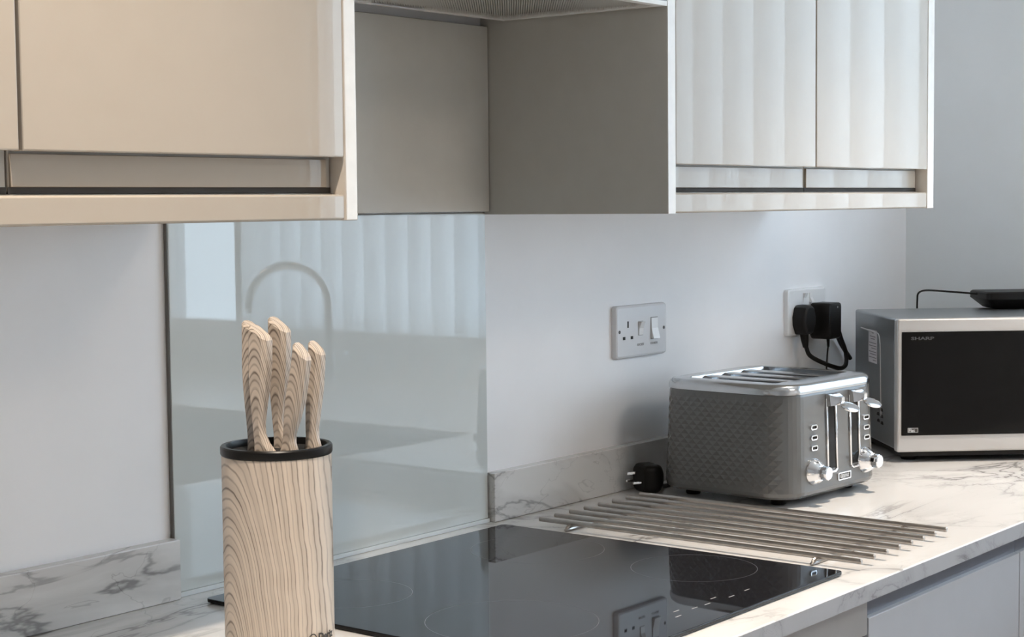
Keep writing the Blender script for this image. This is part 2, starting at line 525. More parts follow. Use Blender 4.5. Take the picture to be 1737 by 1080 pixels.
# ------------------------------------------------------------------ wall units
def wall_unit(x0, x1, label, group):
    t = thing('wall_cabinet', label, 'cabinet', ((x0 + x1) / 2, 0, ZB), 0, group)
    h = (x1 - x0) / 2
    top = 0.735
    MB().box(-h + .001, h - .001, -D + .022, -.001, .030, top, .001, 1).build('carcass', M['matt'], t)
    MB().box(-h + .0015, h - .0015, -D, -D + .019, .0657, top, .0016, 2).build('door', M['gloss'], t)
    # recessed finger rail below the door
    MB().box(-h + .002, h - .0095, -D + .0185, -D + .0215, .0345, .0640, .0006, 1).build('finger_rail', M['gloss'], t)
    MB().box(-h + .001, h - .001, -D + .0215, -D + .0222, .0285, .0345).build('gap', M['dark_gap'], t, smooth=False)
    return t


GL = 'wall cabinets on the left of the hood'
wall_unit(-.4292, -.0235, 'gloss greige wall cabinet just left of the hood recess', GL)
wall_unit(-.8350, -.4292, 'gloss greige wall cabinet cut by the left edge of the photo', GL)
GR = 'wall cabinets on the right of the hood'
wall_unit(.6190, 1.0177, 'gloss wall cabinet right of the hood, door mirroring blue blind slats', GR)
wall_unit(1.0177, 1.4178, 'gloss wall cabinet above the double socket, farthest right', GR)


def end_panel(x0, x1, label):
    o = MB().box(x0, x1, -D, -.001, ZB - .0006, 1.19, .0012, 2).build('end_panel', M['gloss_edge'], None)
    return tag(o, label, 'panel', 'end panels of the wall cabinets')


end_panel(-.0232, -.005, 'narrow end panel closing the left wall cabinets beside the recess')
ep = MB().box(.600, .6188, -D, -.001, ZB - .0006, 1.19, .0012, 2).build('end_panel', M['matt'], None)
tag(ep, 'tall greige end panel facing the hood recess, its white edge forward', 'panel', 'end panels of the wall cabinets')
MB().box(.6004, .6186, -D - .0008, -D + .0002, ZB - .0004, 1.1895).build('edge_band', M['gloss_edge'], ep, smooth=False, label='pale front edge band')
end_panel(1.4182, 1.4433, 'end panel at the far right of the wall cabinets, near the corner')


def pelmet(x0, x1, label):
    o = MB().box(x0, x1, -D + .001, -D + .019, ZB, .4795, .0025, 3).build('pelmet', M['gloss'], None)
    MB().box(x0, x1, -D + .019, -.002, ZB + .012, ZB + .028).build('underside_board', M['matt'], o, smooth=False)
    return tag(o, label, 'pelmet', 'light pelmets under the wall cabinets')


pelmet(-.835, -.0236, 'gloss pelmet rail under the left wall cabinets')
pelmet(.6192, 1.4178, 'gloss pelmet rail under the right wall cabinets')

# ------------------------------------------------------------------ cooker hood
hd = thing('cooker_hood', 'grey cooker hood with ribbed metal filter between the wall cabinets', 'cooker hood', (.298, 0, .7275))
hb = MB()
hb.box(-.297, .297, -.325, -.047, .006, .30)                # housing above the filter
hb.box(-.297, .297, -.047, -.002, .012, .30)
hb.build('housing', M['hood_grey'], hd, smooth=False)
fl = MB()
fl.box(-.297, -.285, -.325, -.047, 0, .006); fl.box(.285, .297, -.325, -.047, 0, .006)
fl.box(-.285, .285, -.325, -.312, 0, .006); fl.box(-.285, .285, -.058, -.047, 0, .006)
fl.build('filter_frame', M['alu'], hd, smooth=False)
rb = MB()
dv = Vector((F_.x, F_.y, 0)).normalized(); nv = Vector((dv.y, -dv.x, 0))
cx, cy, hx, hy = 0.0, -.185, .285, .127
k = -0.42
while k < 0.42:
    # clip the line c + nv*k + dv*s to the filter rectangle
    lo, hi = -9, 9
    for o_, d_, h_ in ((nv.x * k, dv.x, hx), (nv.y * k, dv.y, hy)):
        a, b = (-h_ - o_) / d_, (h_ - o_) / d_
        lo, hi = max(lo, min(a, b)), min(hi, max(a, b))
    if hi - lo > .004:
        p0 = nv * k + dv * lo; p1 = nv * k + dv * hi
        wv = nv * .0011
        z0, z1 = .001, .006
        rb.loft([[(cx + p.x + wv.x, cy + p.y + wv.y, z1), (cx + p.x, cy + p.y, z0), (cx + p.x - wv.x, cy + p.y - wv.y, z1)] for p in (p0, p1)])
    k += .0031
rbo = rb.build('filter_mesh', M['alu'], hd, smooth=False); rbo['kind'] = 'stuff'
for x0, x1 in ((-.26, -.02), (.01, .11)):  # white strips imitate light reflecting along the filter's back edge
    MB().box(x0, x1, -.0615, -.0575, -.0012, .0).build('glint_strip', M['upvc'], hd, smooth=False, label='narrow white strip standing for the glint along the filter frame')

# ------------------------------------------------------------------ hob
hx0, hx1, hy0, hy1 = .0046, .5752, -.5968, -.0543
hob = thing('induction_hob', 'black glass hob set on the worktop, mirroring the splashback', 'hob', ((hx0 + hx1) / 2, (hy0 + hy1) / 2, 0))
hw, hh = (hx1 - hx0) / 2, (hy1 - hy0) / 2
o = MB(); o.prism(rrect(hw, hh, .008, 5), .0015, .006)
g = o.build('glass_plate', M['hob'], hob, smooth=False)
b_ = g.modifiers.new('edge', 'BEVEL'); b_.width = .0009; b_.segments = 2; b_.limit_method = 'ANGLE'
o = MB(); o.prism(rrect(hw - .003, hh - .003, .006, 4), .0, .0015)
o.build('trim', M['hob_trim'], hob, smooth=False)
cxh, cyh = (hx0 + hx1) / 2, (hy0 + hy1) / 2


def ring(name, x, y, r, t=.0006, material=None):
    b = MB(); n = 64
    a = [(x - cxh + r * math.cos(2 * PI * i / n), y - cyh + r * math.sin(2 * PI * i / n), .00605) for i in range(n)]
    c = [(x - cxh + (r - t) * math.cos(2 * PI * i / n), y - cyh + (r - t) * math.sin(2 * PI * i / n), .00605) for i in range(n)]
    b.loft([a, c], cap=False)
    return b.build(name, material or M['hob_print'], hob, smooth=False)


ring('zone_ring', .131, -.4175, .097); ring('zone_ring', .123, -.178, .075)
ring('zone_ring', .460, -.203, .090); ring('zone_ring', .482, -.435, .080)
for (x, y) in ((.275, -.541), (.256, -.556), (.354, -.5417), (.374, -.5544), (.4136, -.552), (.325, -.5516), (.30, -.55)):
    b = MB(); x -= cxh; y -= cyh
    b.loft([[(x - .006, y - .0009, .00605), (x + .006, y - .0009, .00605)], [(x - .006, y + .0009, .00605), (x + .006, y + .0009, .00605)]], cap=False, closed=False)
    b.build('control_mark', M['hob_white'], hob, smooth=False)

# ------------------------------------------------------------------ base units
ov = thing('built_in_oven', 'steel fronted oven built in under the hob', 'oven', (.297, 0, 0))
MB().box(-.292, .292, -.600, -.03, -.62, -.0235).build('oven_body', M['hood_grey'], ov, smooth=False)
MB().box(-.2925, .2925, -.622, -.600, -.0745, -.0240, .001).build('control_panel', M['oven_strip'], ov)
MB().box(-.2925, .2925, -.616, -.600, -.62, -.0775, .001).build('oven_door', M['black_gloss'], ov)


def base_unit(x0, x1, label, group, j=None):
    t = thing('base_cabinet', label, 'cabinet', ((x0 + x1) / 2, 0, 0), 0, group)
    h = (x1 - x0) / 2
    MB().box(-h + .0005, h - .0005, -.560, -.03, -.75, -.0235).build('carcass', M['matt'], t, smooth=False)
    MB().box(-h + .002, h - .0012, -.621, -.602, -.75, -.0545, .0012).build('door', M['base_gloss'], t)
    MB().box(-h + .0005, (h if j is None else j - (x0 + x1) / 2) - .0005, -.613, -.590, -.0550, -.0240, .0004, 1).build('finger_rail', M['rail'], t)
    MB().box(-h + .0005, h - .0005, -.602, -.592, -.75, -.0552).build('door_back', M['rail'], t, smooth=False)
    return t


base_unit(-.9800, -.0005, 'pale grey base cabinet left of the oven, below the knife holder', 'base cabinets under the worktop')
base_unit(.5935, 1.0890, 'pale grey handleless base cabinet right of the oven', 'base cabinets under the worktop')
base_unit(1.0890, 1.334, 'narrow base cabinet next to the inner corner, cut by the right edge', 'base cabinets under the worktop')
rt = thing('base_cabinet', 'pale grey base cabinets under the window on the return run', 'cabinet', (1.36, -1.65, 0), 0)
MB().box(.02, .64, -1.0, .98, -.75, -.0235).build('carcass', M['matt'], rt, smooth=False)
for y0 in (-1.0, -.5, 0.0, .49):
    MB().box(-.002, .018, y0 + .002, y0 + .486, -.75, -.0545, .0012).build('door', M['base_gloss'], rt)

# ------------------------------------------------------------------ mixer tap on the return run (mirrored in the splashback)
tp = thing('mixer_tap', 'chrome swan neck mixer tap by the window, mirrored in the splashback', 'tap', (1.93, -1.62, 0))
MB().lathe([(.0, 0), (.026, 0), (.026, .006), (.021, .012), (.021, .06), (.017, .066), (.0, .066)], 24).build('base', M['chrome'], tp)
dirv = Vector((-.70, -.71, 0))
pts = [Vector((0, 0, .06)), Vector((0, 0, .14)), Vector((0, 0, .205))]
pts += [Vector((0, 0, .205)) + dirv * (.105 - .105 * math.cos(a)) + Vector((0, 0, .105 * math.sin(a))) for a in [PI * i / 14 for i in range(1, 15)]]
pts.append(pts[-1] + Vector((0, 0, -.02)))
MB().tube(pts, .0125, 12).build('spout', M['chrome'], tp)
MB().tube([(0.02, 0, .04), (.05, .02, .075)], .006, 8).build('lever', M['chrome'], tp)

# ------------------------------------------------------------------ sockets on the back wall
def plate(t, w_, h_, material):
    o = MB()
    rings = []
    for a, y in ((0, -.0002), (0, -.0050), (.0012, -.0082), (.004, -.0095)):
        rings.append([(x, y, z) for x, z in rrect(w_ / 2 - a, h_ / 2 - a, .006 - a * .6, 5)])
    o.loft(rings)
    return o.build('plate', material, t, angle=30)


def hole(t, x, z, w_, h_, name='pin_hole'):
    MB().box(x - w_ / 2, x + w_ / 2, -.00975, -.0080, z - h_ / 2, z + h_ / 2).build(name, M['black_matt'], t, smooth=False)


def rocker(t, x, z, w_, h_, up, name='rocker_switch'):
    """a wedge pressed in at the top or the bottom"""
    o = MB(); a, b = (.0105, .0155) if up else (.0155, .0105)
    o.loft([[(x - w_ / 2, -.009, z - h_ / 2), (x + w_ / 2, -.009, z - h_ / 2), (x + w_ / 2, -a, z - h_ / 2), (x - w_ / 2, -a, z - h_ / 2)],
            [(x - w_ / 2, -.009, z), (x + w_ / 2, -.009, z), (x + w_ / 2, -.0112, z), (x - w_ / 2, -.0112, z)],
            [(x - w_ / 2, -.009, z + h_ / 2), (x + w_ / 2, -.009, z + h_ / 2), (x + w_ / 2, -b, z + h_ / 2), (x - w_ / 2, -b, z + h_ / 2)]])
    return o.build(name, M['socket_white'], t, smooth=False)


ck = thing('cooker_socket', 'white cooker control socket with two switches on the wall left of the toaster', 'socket', (1.0038, 0, .2567), 0, 'wall sockets above the worktop')
plate(ck, .150, .086, M['socket'])
hole(ck, -.041, .012, .004, .0105); hole(ck, -.0525, -.010, .007, .005); hole(ck, -.030, -.010, .007, .005)
for x in (-.0655, .0655):
    MB().lathe([(0, 0), (.0028, 0), (.0028, .0006), (0, .0006)], 12, Matrix.Translation((x, -.0094, .001)) @ Matrix.Rotation(PI / 2, 4, 'X')).build('screw', M['print_dark'], ck)
rocker(ck, -.004, .004, .012, .022, True)
rocker(ck, .036, .002, .019, .034, False)
MB().box(.0255, .0465, -.0098, -.0090, -.0165, .0205).build('switch_recess', M['print_grey'], ck, smooth=False)
MB().box(-.0110, .0030, -.0098, -.0090, -.0080, .0160).build('switch_recess', M['print_grey'], ck, smooth=False)
for txt, x, z in (('SOCKET', -.0045, -.0245), ('COOKER', .0355, -.0245)):
    text_mesh('lettering', txt, .0052, M['print_grey'], ck, Matrix.Translation((x, -.0097, z)) @ Matrix.Rotation(PI / 2, 4, 'X'), .0002, 'CENTER', .0001)

ds = thing('double_socket', 'white double wall socket behind the black plug and adapter', 'socket', (1.5705, 0, .2567), 0, 'wall sockets above the worktop')
plate(ds, .150, .088, M['socket_white'])
rocker(ds, -.0125, .026, .010, .018, True); rocker(ds, .0125, .026, .010, .018, False)

# three pin plug in the left outlet, with its thick lead
pg = thing('mains_plug', 'black three pin plug in the left outlet, thick lead looping down', 'plug', (1.534, 0, .2425))
o = MB()
sh = [(-.0235, .006), (-.0165, .024), (-.009, .0285), (.009, .0285), (.0165, .024), (.0235, .006), (.0225, -.010), (.012, -.0275), (-.012, -.0275), (-.0225, -.010)]
o.loft([[(x * s_, y, z * s_) for x, z in sh] for s_, y in ((.97, -.010), (1.0, -.013), (1.0, -.028), (.93, -.034), (.80, -.037))])
o.build('plug_body', M['black'], pg, angle=30)
MB().tube([(0, -.022, -.024), (0, -.024, -.040), (.001, -.025, -.052)], [.0085, .0070, .0050], 12).build('cord_guard', M['black'], pg)
cp = bez([(.001, -.025, -.050), (.014, -.031, -.071), (.050, -.062, -.092), (.090, -.062, -.092), (.116, -.050, -.070), (.119, -.038, -.042), (.124, -.028, -.022), (.142, -.016, -.028), (.170, -.010, -.055), (.21, -.012, -.09)], 7)
MB().tube(cp, .0042, 10).build('lead', M['black'], pg)

ad = thing('power_adapter', 'boxy black power adapter plugged in the right outlet, thin lead hanging down', 'adapter', (1.600, 0, .2380))
o = MB()
rings = []
for a, y in ((.004, -.0100), (.001, -.013), (.0, -.017), (.0, -.050), (.0012, -.0535), (.004, -.055)):
    rings.append([(x, y, z) for x, z in rrect(.0245 - a, .0345 - a, .0065, 5)])
o.loft(rings); o.build('adapter_body', M['black'], ad, angle=30)
MB().lathe([(0, 0), (.002, 0), (.002, .0004), (0, .0004)], 10, Matrix.Translation((.006, -.0549, .026)) @ Matrix.Rotation(PI / 2, 4, 'X')).build('indicator', M['print_grey'], ad)
MB().tube([(-.004, -.040, -.033), (-.003, -.040, -.050)], [.0034, .0026], 8).build('cord_guard', M['black'], ad)
MB().tube(bez([(-.003, -.040, -.046), (.000, -.036, -.070), (.006, -.032, -.105), (.018, -.030, -.150), (.034, -.028, -.200), (.05, -.026, -.2350)], 6), .0016, 8).build('lead', M['black'], ad)
wl = thing('white_lead', 'thin white lead hanging on the wall behind the adapter', 'cable', (1.655, 0, .22))
MB().tube(bez([(-.02, -.0045, .03), (.0, -.004, .0), (.012, -.004, -.05), (.0, -.004, -.10), (-.012, -.004, -.15), (-.012, -.022, -.2170)], 6), .0016, 8).build('lead', M['socket_white'], wl)

# ------------------------------------------------------------------ toaster
YAW = -0.0551
ts = thing('toaster', 'dark grey four slice toaster with diamond textured sides and chrome knobs', 'toaster', (1.0781, -.2067, 0), YAW)
TA, TB, TR = .1406, .121, .05
NP = 128
base_ring = resample(rrect(TA, TB, TR, 12), NP)
# outward normals of the base ring
nrm = []
for i in range(NP):
    t = (base_ring[(i + 1) % NP] - base_ring[i - 1]).normalized(); nrm.append(Vector((t.y, -t.x)))
o = MB(); rings = []
NR = 20
rows = []
for z, ins in ((.0110, .016), (.0125, .007), (.0165, .002)): rows.append((z, ins, False, 0))
for j in range(NR + 1): rows.append((.022 + (.1685 - .022) * j / NR, 0, True, j))
rows.append((.1735, .001, False, 0))
for z, ins, tx, j in rows:
    f = (z - .011) / (.1735 - .011)
    s_ = 1.045 - .045 * f
    ring_ = []
    for i in range(NP):
        p = base_ring[i] * s_ - nrm[i] * ins
        if tx and 0 < j < NR:
            n_ = nrm[i]
            front = -n_.y            # 1 on the lever side
            facet = 1.0 if front < .62 and n_.y < .75 else 0.0
            if facet and (i + j) % 2 == 0: p = p + n_ * .0012
        ring_.append((p.x, p.y, z))
    rings.append(ring_)
rv = [[o.bm.verts.new(Vector(p)) for p in r] for r in rings]
for j, (a, b) in enumerate(zip(rv, rv[1:])):
    for i in range(NP):
        k2 = (i + 1) % NP
        q = (a[i], a[k2], b[k2], b[i])
        jj = j - 3
        if 0 <= jj < NR:
            if (i + jj) % 2 == 0:
                o.bm.faces.new((q[0], q[1], q[2])); o.bm.faces.new((q[0], q[2], q[3]))
            else:
                o.bm.faces.new((q[0], q[1], q[3])); o.bm.faces.new((q[1], q[2], q[3]))
        else:
            o.bm.faces.new(q)
o.bm.faces.new(list(reversed(rv[0]))); o.bm.faces.new(rv[-1])
o.build('body', M['toaster'], ts, angle=4)

# polished rim with an open rectangular well for the bread slots
o = MB()
WX, WY = .112, .082
prof = [(.0, .1715), (-.0012, .1722), (-.0016, .1775), (.0005, .1835), (.0045, .1868), (.012, .1880)]
outs = []
for ins, z in prof:
    outs.append([(base_ring[i].x - nrm[i].x * ins, base_ring[i].y - nrm[i].y * ins, z) for i in range(NP)])
# inner loop: same number of points on the well's rectangle
inner = resample(rrect(WX, WY, .006, 6), NP)
outs.append([(p.x, p.y, .1884) for p in inner])
outs.append([(p.x * .99, p.y * .99, .1874) for p in inner])
outs.append([(p.x * .985, p.y * .985, .120) for p in inner])
o.loft(outs, cap=False)
o.build('rim', M['rim'], ts, angle=40)
MB().box(-WX * .985, WX * .985, -WY * .985, WY * .985, .118, .1205).build('slot_well', M['black_matt'], ts, smooth=False)
for x in (-.056, 0.0, .056):
    MB().box(x - .011, x + .011, -WY, WY, .150, .1870, .0015).build('slot_divider', M['rim'], ts)
for xc in (-.084, -.028, .028, .084):
    for dx in (-.010, .010):
        MB().tube([(xc + dx, -WY + .002, .176), (xc + dx, WY - .002, .176)], .0009, 6).build('guide_wire', M['chrome'], ts)
    for y in (-.05, -.015, .02, .055):
        MB().box(xc - .0155, xc + .0155, y - .002, y + .002, .168, .1735).build('guide_wire', M['steel'], ts, smooth=False)

FY = -.1255       # front face at mid height (local)


def fy(z):
    return -TB * (1.045 - .045 * (z - .011) / .1625)


for i, xs in enumerate((-.0165, .0535)):
    o = MB()
    za, zb = .050, .160
    ya, yb = fy(za), fy(zb)
    o.loft([[(xs - .0125, ya - .0006, za), (xs + .0125, ya - .0006, za), (xs + .0125, ya + .006, za), (xs - .0125, ya + .006, za)],
            [(xs - .0125, yb - .0006, zb), (xs + .0125, yb - .0006, zb), (xs + .0125, yb + .006, zb), (xs - .0125, yb + .006, zb)]])
    o.build('lever_track', M['black_gloss'], ts, smooth=False)
    for dx in (-.0135, .0135):
        MB().tube([(xs + dx, ya - .001, za - .002), (xs + dx, yb - .001, zb)], .0021, 8).build('track_trim', M['chrome'], ts)
    MB().tube([(xs - .0135, ya - .001, za - .002), (xs - .008, ya - .001, za - .0055), (xs + .008, ya - .001, za - .0055), (xs + .0135, ya - .001, za - .002)], .0022, 8).build('track_trim', M['chrome'], ts)
    # lever: wedge carriage and an oval paddle on a short stem
    o = MB(); zc = .158
    o.loft([[(xs - .0150, FY + .004, zc - .011), (xs + .0150, FY + .004, zc - .011), (xs + .0150, FY + .004, zc + .010), (xs - .0150, FY + .004, zc + .010)],
            [(xs - .0150, FY - .006, zc - .009), (xs + .0150, FY - .006, zc - .009), (xs + .0150, FY - .004, zc + .008), (xs - .0150, FY - .004, zc + .008)],
            [(xs - .0030, FY - .018, zc - .007), (xs + .0060, FY - .018, zc - .007), (xs + .0060, FY - .018, zc + .004), (xs - .0030, FY - .018, zc + .004)]])
    lv = o.build('lever', M['chrome'], ts, smooth=False)
    o = MB()
    mtx = Matrix.Translation((xs + .001, FY - .030, zc - .010)) @ Matrix.Rotation(.50, 4, 'X')
    o.lathe([(.0, -.0035), (.012, -.0030), (.0175, -.0008), (.0175, .0012), (.012, .0030), (.0, .0035)], 28, mtx @ Matrix.Diagonal((1.15, .78, 1, 1)))
    o.build('paddle', M['chrome'], lv, angle=50)

for xk in (-.0725, .0835):
    zc = .051
    mtx = Matrix.Translation((xk, fy(zc) + .002, zc)) @ Matrix.Rotation(PI / 2, 4, 'X')
    kb = MB().lathe([(0, 0), (.0205, 0), (.0212, .003), (.0200, .0075), (.0150, .0150), (.0125, .0175), (0, .0175)], 36, mtx).build('knob', M['chrome'], ts, angle=25)
    MB().lathe([(.0105, .016), (.0112, .0185), (.0112, .0290), (.0098, .0305), (0, .0305)], 12, mtx, cap=True).build('knob_grip', M['chrome'], kb, angle=20)
for xb in (-.0700, .0890):
    for zb in (.1195, .1035, .0875):
        y = fy(zb)
        r1 = [(xb + x, y + .001, zb + z) for x, z in rrect(.0092, .0040, .0038, 5)]
        r2 = [(xb + x, y - .0028, zb + z) for x, z in rrect(.0092, .0040, .0038, 5)]
        r3 = [(xb + x, y - .0030, zb + z) for x, z in rrect(.0068, .0021, .0019, 5)]
        o = MB(); o.loft([r1, r2, r3, [(x, y + .0012, z) for x, y, z in r3]], cap=False)
        bt = o.build('button', M['chrome'], ts, angle=30)
        o = MB(); o.loft([[(xb + x, y - .0005, zb + z) for x, z in rrect(.0069, .0022, .0019, 5)], [(xb + x, y - .0016, zb + z) for x, z in rrect(.0062, .0017, .0015, 5)]])
        o.build('button_cap', M['black_gloss'], bt, angle=30)
# badge
zb = .0340; xb = .0185; y = fy(zb) - .0003
o = MB(); o.loft([[(xb + x, y + .001, zb + z) for x, z in rrect(.0195, .0062, .0020, 4)], [(xb + x, y - .0016, zb + z) for x, z in rrect(.0195, .0062, .0020, 4)],
                  [(xb + x, y - .0016, zb + z) for x, z in rrect(.0172, .0043, .0012, 4)], [(xb + x, y - .0007, zb + z) for x, z in rrect(.0172, .0043, .0012, 4)]], cap=False)
bd = o.build('badge', M['chrome'], ts, smooth=False)
MB().box(xb - .0174, xb + .0174, y - .0008, y + .0008, zb - .0044, zb + .0044).build('badge_plate', M['print_dark'], bd, smooth=False)
text_mesh('badge_lettering', 'GEEPAS', .0078, M['print_light'], bd, Matrix.Translation((xb, y - .0010, zb - .0028)) @ Matrix.Rotation(PI / 2, 4, 'X'), .0003, 'CENTER', .0003)
for x, y in ((-.100, -.080), (.100, -.080), (-.100, .080), (.100, .080)):
    MB().lathe([(0, 0), (.011, 0), (.012, .002), (.012, .0115), (0, .0115)], 16, Matrix.Translation((x, y, 0))).build('foot', M['black'], ts)

# the toaster's unplugged mains plug, on the worktop by the upstand
tpg = thing('toaster_plug', 'unplugged black mains plug lying between toaster and upstand, pins out', 'plug', (.9500, -.0545, 0.0), -.50)
o = MB()
rings = []
for a, x in ((.004, -.016), (.001, -.012), (0, -.006), (0, .010), (.003, .017), (.009, .022)):
    rings.append([(x, y, z + .0235) for y, z in rrect(.0235 - a, .0230 - a, .010, 5)])
o.loft(rings); o.build('plug_body', M['black'], tpg, angle=30)
MB().box(-.038, -.015, -.0033, .0033, .0305, .0350, .0008).build('pin', M['chrome'], tpg)
MB().box(-.033, -.015, -.0145, -.0105, .0165, .0205, .0008).build('pin', M['chrome'], tpg)
MB().box(-.033, -.015, .0105, .0145, .0165, .0205, .0008).build('pin', M['chrome'], tpg)
MB().tube(bez([(.018, 0, .012), (.040, .018, .0045), (.070, .035, .0045), (.110, .057, .0045), (.15, .078, .0045)], 6), .0036, 8).build('lead', M['black'], tpg)

# ------------------------------------------------------------------ steel trivet: eight rods on two bent bars
tv = thing('steel_trivet', 'stainless steel rod trivet lying between hob and toaster', 'trivet', (.745, -.345, 0))
rod = None
for i in range(8):
    x = .6160 + .0370 * i - .745
    b = MB(); mtx = Matrix.Translation((x + .010, -.256, .0105)) @ Matrix.Rotation(-PI / 2, 4, 'X')
    if rod is None:
        mtx = Matrix.Translation((0, -.256, .0108)) @ Matrix.Rotation(-PI / 2, 4, 'X')
        b.lathe([(0, 0), (.0025, 0), (.0036, .0012), (.0036, .5108), (.0025, .512), (0, .512)], 12, mtx)
        rod = b.build('rod', M['rod_steel'], tv); q = rod
    else:
        b.bm.free()
        q = rod.copy(); COL.objects.link(q); q.parent = tv
    q.location = (x + .011 - (.011 if i else .011), 0, 0)
bar = None
for y in (-.192, .200):
    b = MB()
    r_ = .0026
    pts = [(-.124, y, .0080), (-.134, y, .0070), (-.1385, y, .0045), (-.134, y, .0027), (-.122, y, .0026), (.122, y, .0026), (.134, y, .0027), (.1385, y, .0045), (.134, y, .0070), (.124, y, .0080)]
    b.tube(bez(pts, 4), r_, 8)
    b.build('cross_bar', M['rod_steel'], tv)

# ------------------------------------------------------------------ microwave in the corner, turned to the room
ang = math.atan2(-.747, .665)
mw = thing('microwave', 'silver microwave oven turned across the corner of the worktop', 'microwave', (1.4565, -.2485, 0), ang)
MWW, MWD, Z0, Z1 = .440, .290, .0190, .2570
MB().box(.002, MWW - .002, .020, MWD, Z0 + .002, Z1 - .001, .004, 3).build('case', M['mw_side'], mw)
MB().box(0, MWW, -.004, .017, Z0, Z1 - .001, .0035, 3).build('front_frame', M['mw_front'], mw)
MB().box(.004, .012, .014, .022, Z0 + .004, Z1 - .006).build('front_gap', M['dark_gap'], mw, smooth=False)
MB().box(.0075, .345, -.0062, .004, .0490, .2335, .0012).build('door_glass', M['black_gloss'], mw)
MB().box(.3465, .432, -.0062, .004, .0490, .2335, .0012).build('control_panel', M['black_gloss'], mw)
text_mesh('lettering', 'SHARP', .0090, M['print_dim'], mw, Matrix.Translation((.0235, -.0062, .2195)) @ Matrix.Rotation(PI / 2, 4, 'X') @ Matrix.Diagonal((1.55, .82, 1, 1)), .0002, 'LEFT', .0003)
# small square badge at the bottom left of the door
bx = .0185; bz = .0545
MB().box(bx, bx + .0185, -.0065, -.0058, bz, bz + .0082).build('badge', M['print_light'], mw, smooth=False)
MB().box(bx + .0008, bx + .0177, -.0067, -.0060, bz + .0008, bz + .0074).build('badge_plate', M['print_dark'], mw, smooth=False)
text_mesh('badge_lettering', 'Flat', .0078, M['print_light'], mw, Matrix.Translation((bx + .0012, -.0068, bz + .0013)) @ Matrix.Rotation(PI / 2, 4, 'X'), .0002, 'LEFT', .0002)
# side: pressed border line, rating sticker, vent slots
sx = .0018
o = MB()
o.tube([(sx, .245, .2235), (sx, .160, .2220)] + [Vector((sx, .130, .195)) + Vector((0, -.018 * math.sin(a), .026 * math.cos(a))) for a in [PI / 2 * i / 6 for i in range(7)]] + [(sx, .108, .12), (sx, .104, .07)], .0014, 8)
o.build('pressed_line', M['mw_front'], mw)
st = MB().box(sx - .0006, sx + .0006, 0.134, .190, .1640, .2250).build('rating_sticker', M['sticker'], mw, smooth=False, label='pale rating sticker')
for z, a, b in ((.2195, .156, .168), (.2130, .143, .180), (.2085, .148, .176), (.2010, .138, .186), (.1955, .138, .186), (.1910, .138, .170), (.1845, .138, .186), (.1800, .138, .180), (.1740, .138, .186), (.1690, .138, .160)):
    MB().box(sx - .0008, sx, a, b, z - .0008, z + .0008).build('print_line', M['sticker_ink'], st, smooth=False)
for r in range(3):
    for c in range(2):
        y = .098 + .024 * c + .002 * r; z = .0560 + .0120 * r + .002 * c
        o = MB()
        pp = arc((sx, y, z), .0075, 0, PI, 8, (0, 1, 0), (0, 0, .8))
        o.loft([[Vector(p) + Vector((-.0007, 0, 0)) for p in pp], [Vector(p) + Vector((.002, 0, 0)) for p in pp]])
        o.build('vent_slot', M['black_matt'], mw, smooth=False)
for x, y in ((.035, .045), (MWW - .035, .045), (.035, .255), (MWW - .035, .255)):
    MB().lathe([(0, 0), (.013, 0), (.014, .002), (.014, .021), (0, .021)], 16, Matrix.Translation((x, y, 0))).build('foot', M['black'], mw)
MB().box(.012, MWW - .012, .012, MWD - .01, .0095, .0200).build('underside', M['black_matt'], mw, smooth=False)

# ------------------------------------------------------------------ router on the microwave
rd = thing('router_box', 'flat black router box lying on top of the microwave', 'router', (1.783, -.280, .2572), ang)
o = MB()
rings = []
for a, z in ((.022, .0), (.018, .0015), (.004, .0150), (.0, .0185), (.0, .0300), (.003, .0325)):
    rings.append([(x + .075, y + .040, z) for x, y in rrect(.080 - a, .055 - a, .010, 5)])
o.loft(rings); o.build('router_case', M['black'], rd, angle=30)
# lead: out of the left end, along, then down behind the microwave
MB().tube(bez([(-.004, .045, .0270), (-.025, .050, .0285), (-.058, .100, .0300), (-.074, .150, .0290), (-.080, .178, .0220), (-.081, .1830, .006), (-.081, .1840, -.040), (-.081, .1850, -.12)], 7), .0019, 8).build('lead', M['black'], rd)

# ------------------------------------------------------------------ knife block and its knives
wk = 1.70
C_ = Vector((-1.3396, -1.5753, 0.4693))


def at(u, v, d):
    return C_ + (F_ + R_ * ((u - 868.5) / 2900.18) - U_ * ((v - 540.0) / 2900.18)) * d


KC = Vector((-0.15695, -0.34853, 0.0)); KH = .2296; KR = .0552
kang = math.atan2(R_.y, R_.x)
kb = thing('knife_block', 'round knife holder with pale wood grain print standing left of the hob', 'knife block', (KC.x, KC.y, 0), kang)
MB().lathe([(0, .001), (KR - .003, .001), (KR - .0008, .0035), (KR - .0008, KH - .0070), (KR - .002, KH - .0062), (0, KH - .0062)], 72).build('holder', M['grain_block'], kb)
MB().lathe([(KR - .0006, KH - .0066), (KR + .0003, KH - .0050), (KR + .0003, KH + .0012), (KR - .0008, KH + .0026), (KR - .0050, KH + .0026), (KR - .0056, KH + .001), (KR - .0056, KH - .0045), (KR - .0006, KH - .0066)], 72, cap=False).build('rim', M['rim_black'], kb)
MB().lathe([(0, KH - .0052), (KR - .0055, KH - .0052), (KR - .0055, KH - .0042), (0, KH - .0042)], 48).build('bristle_insert', M['black_matt'], kb, smooth=False)
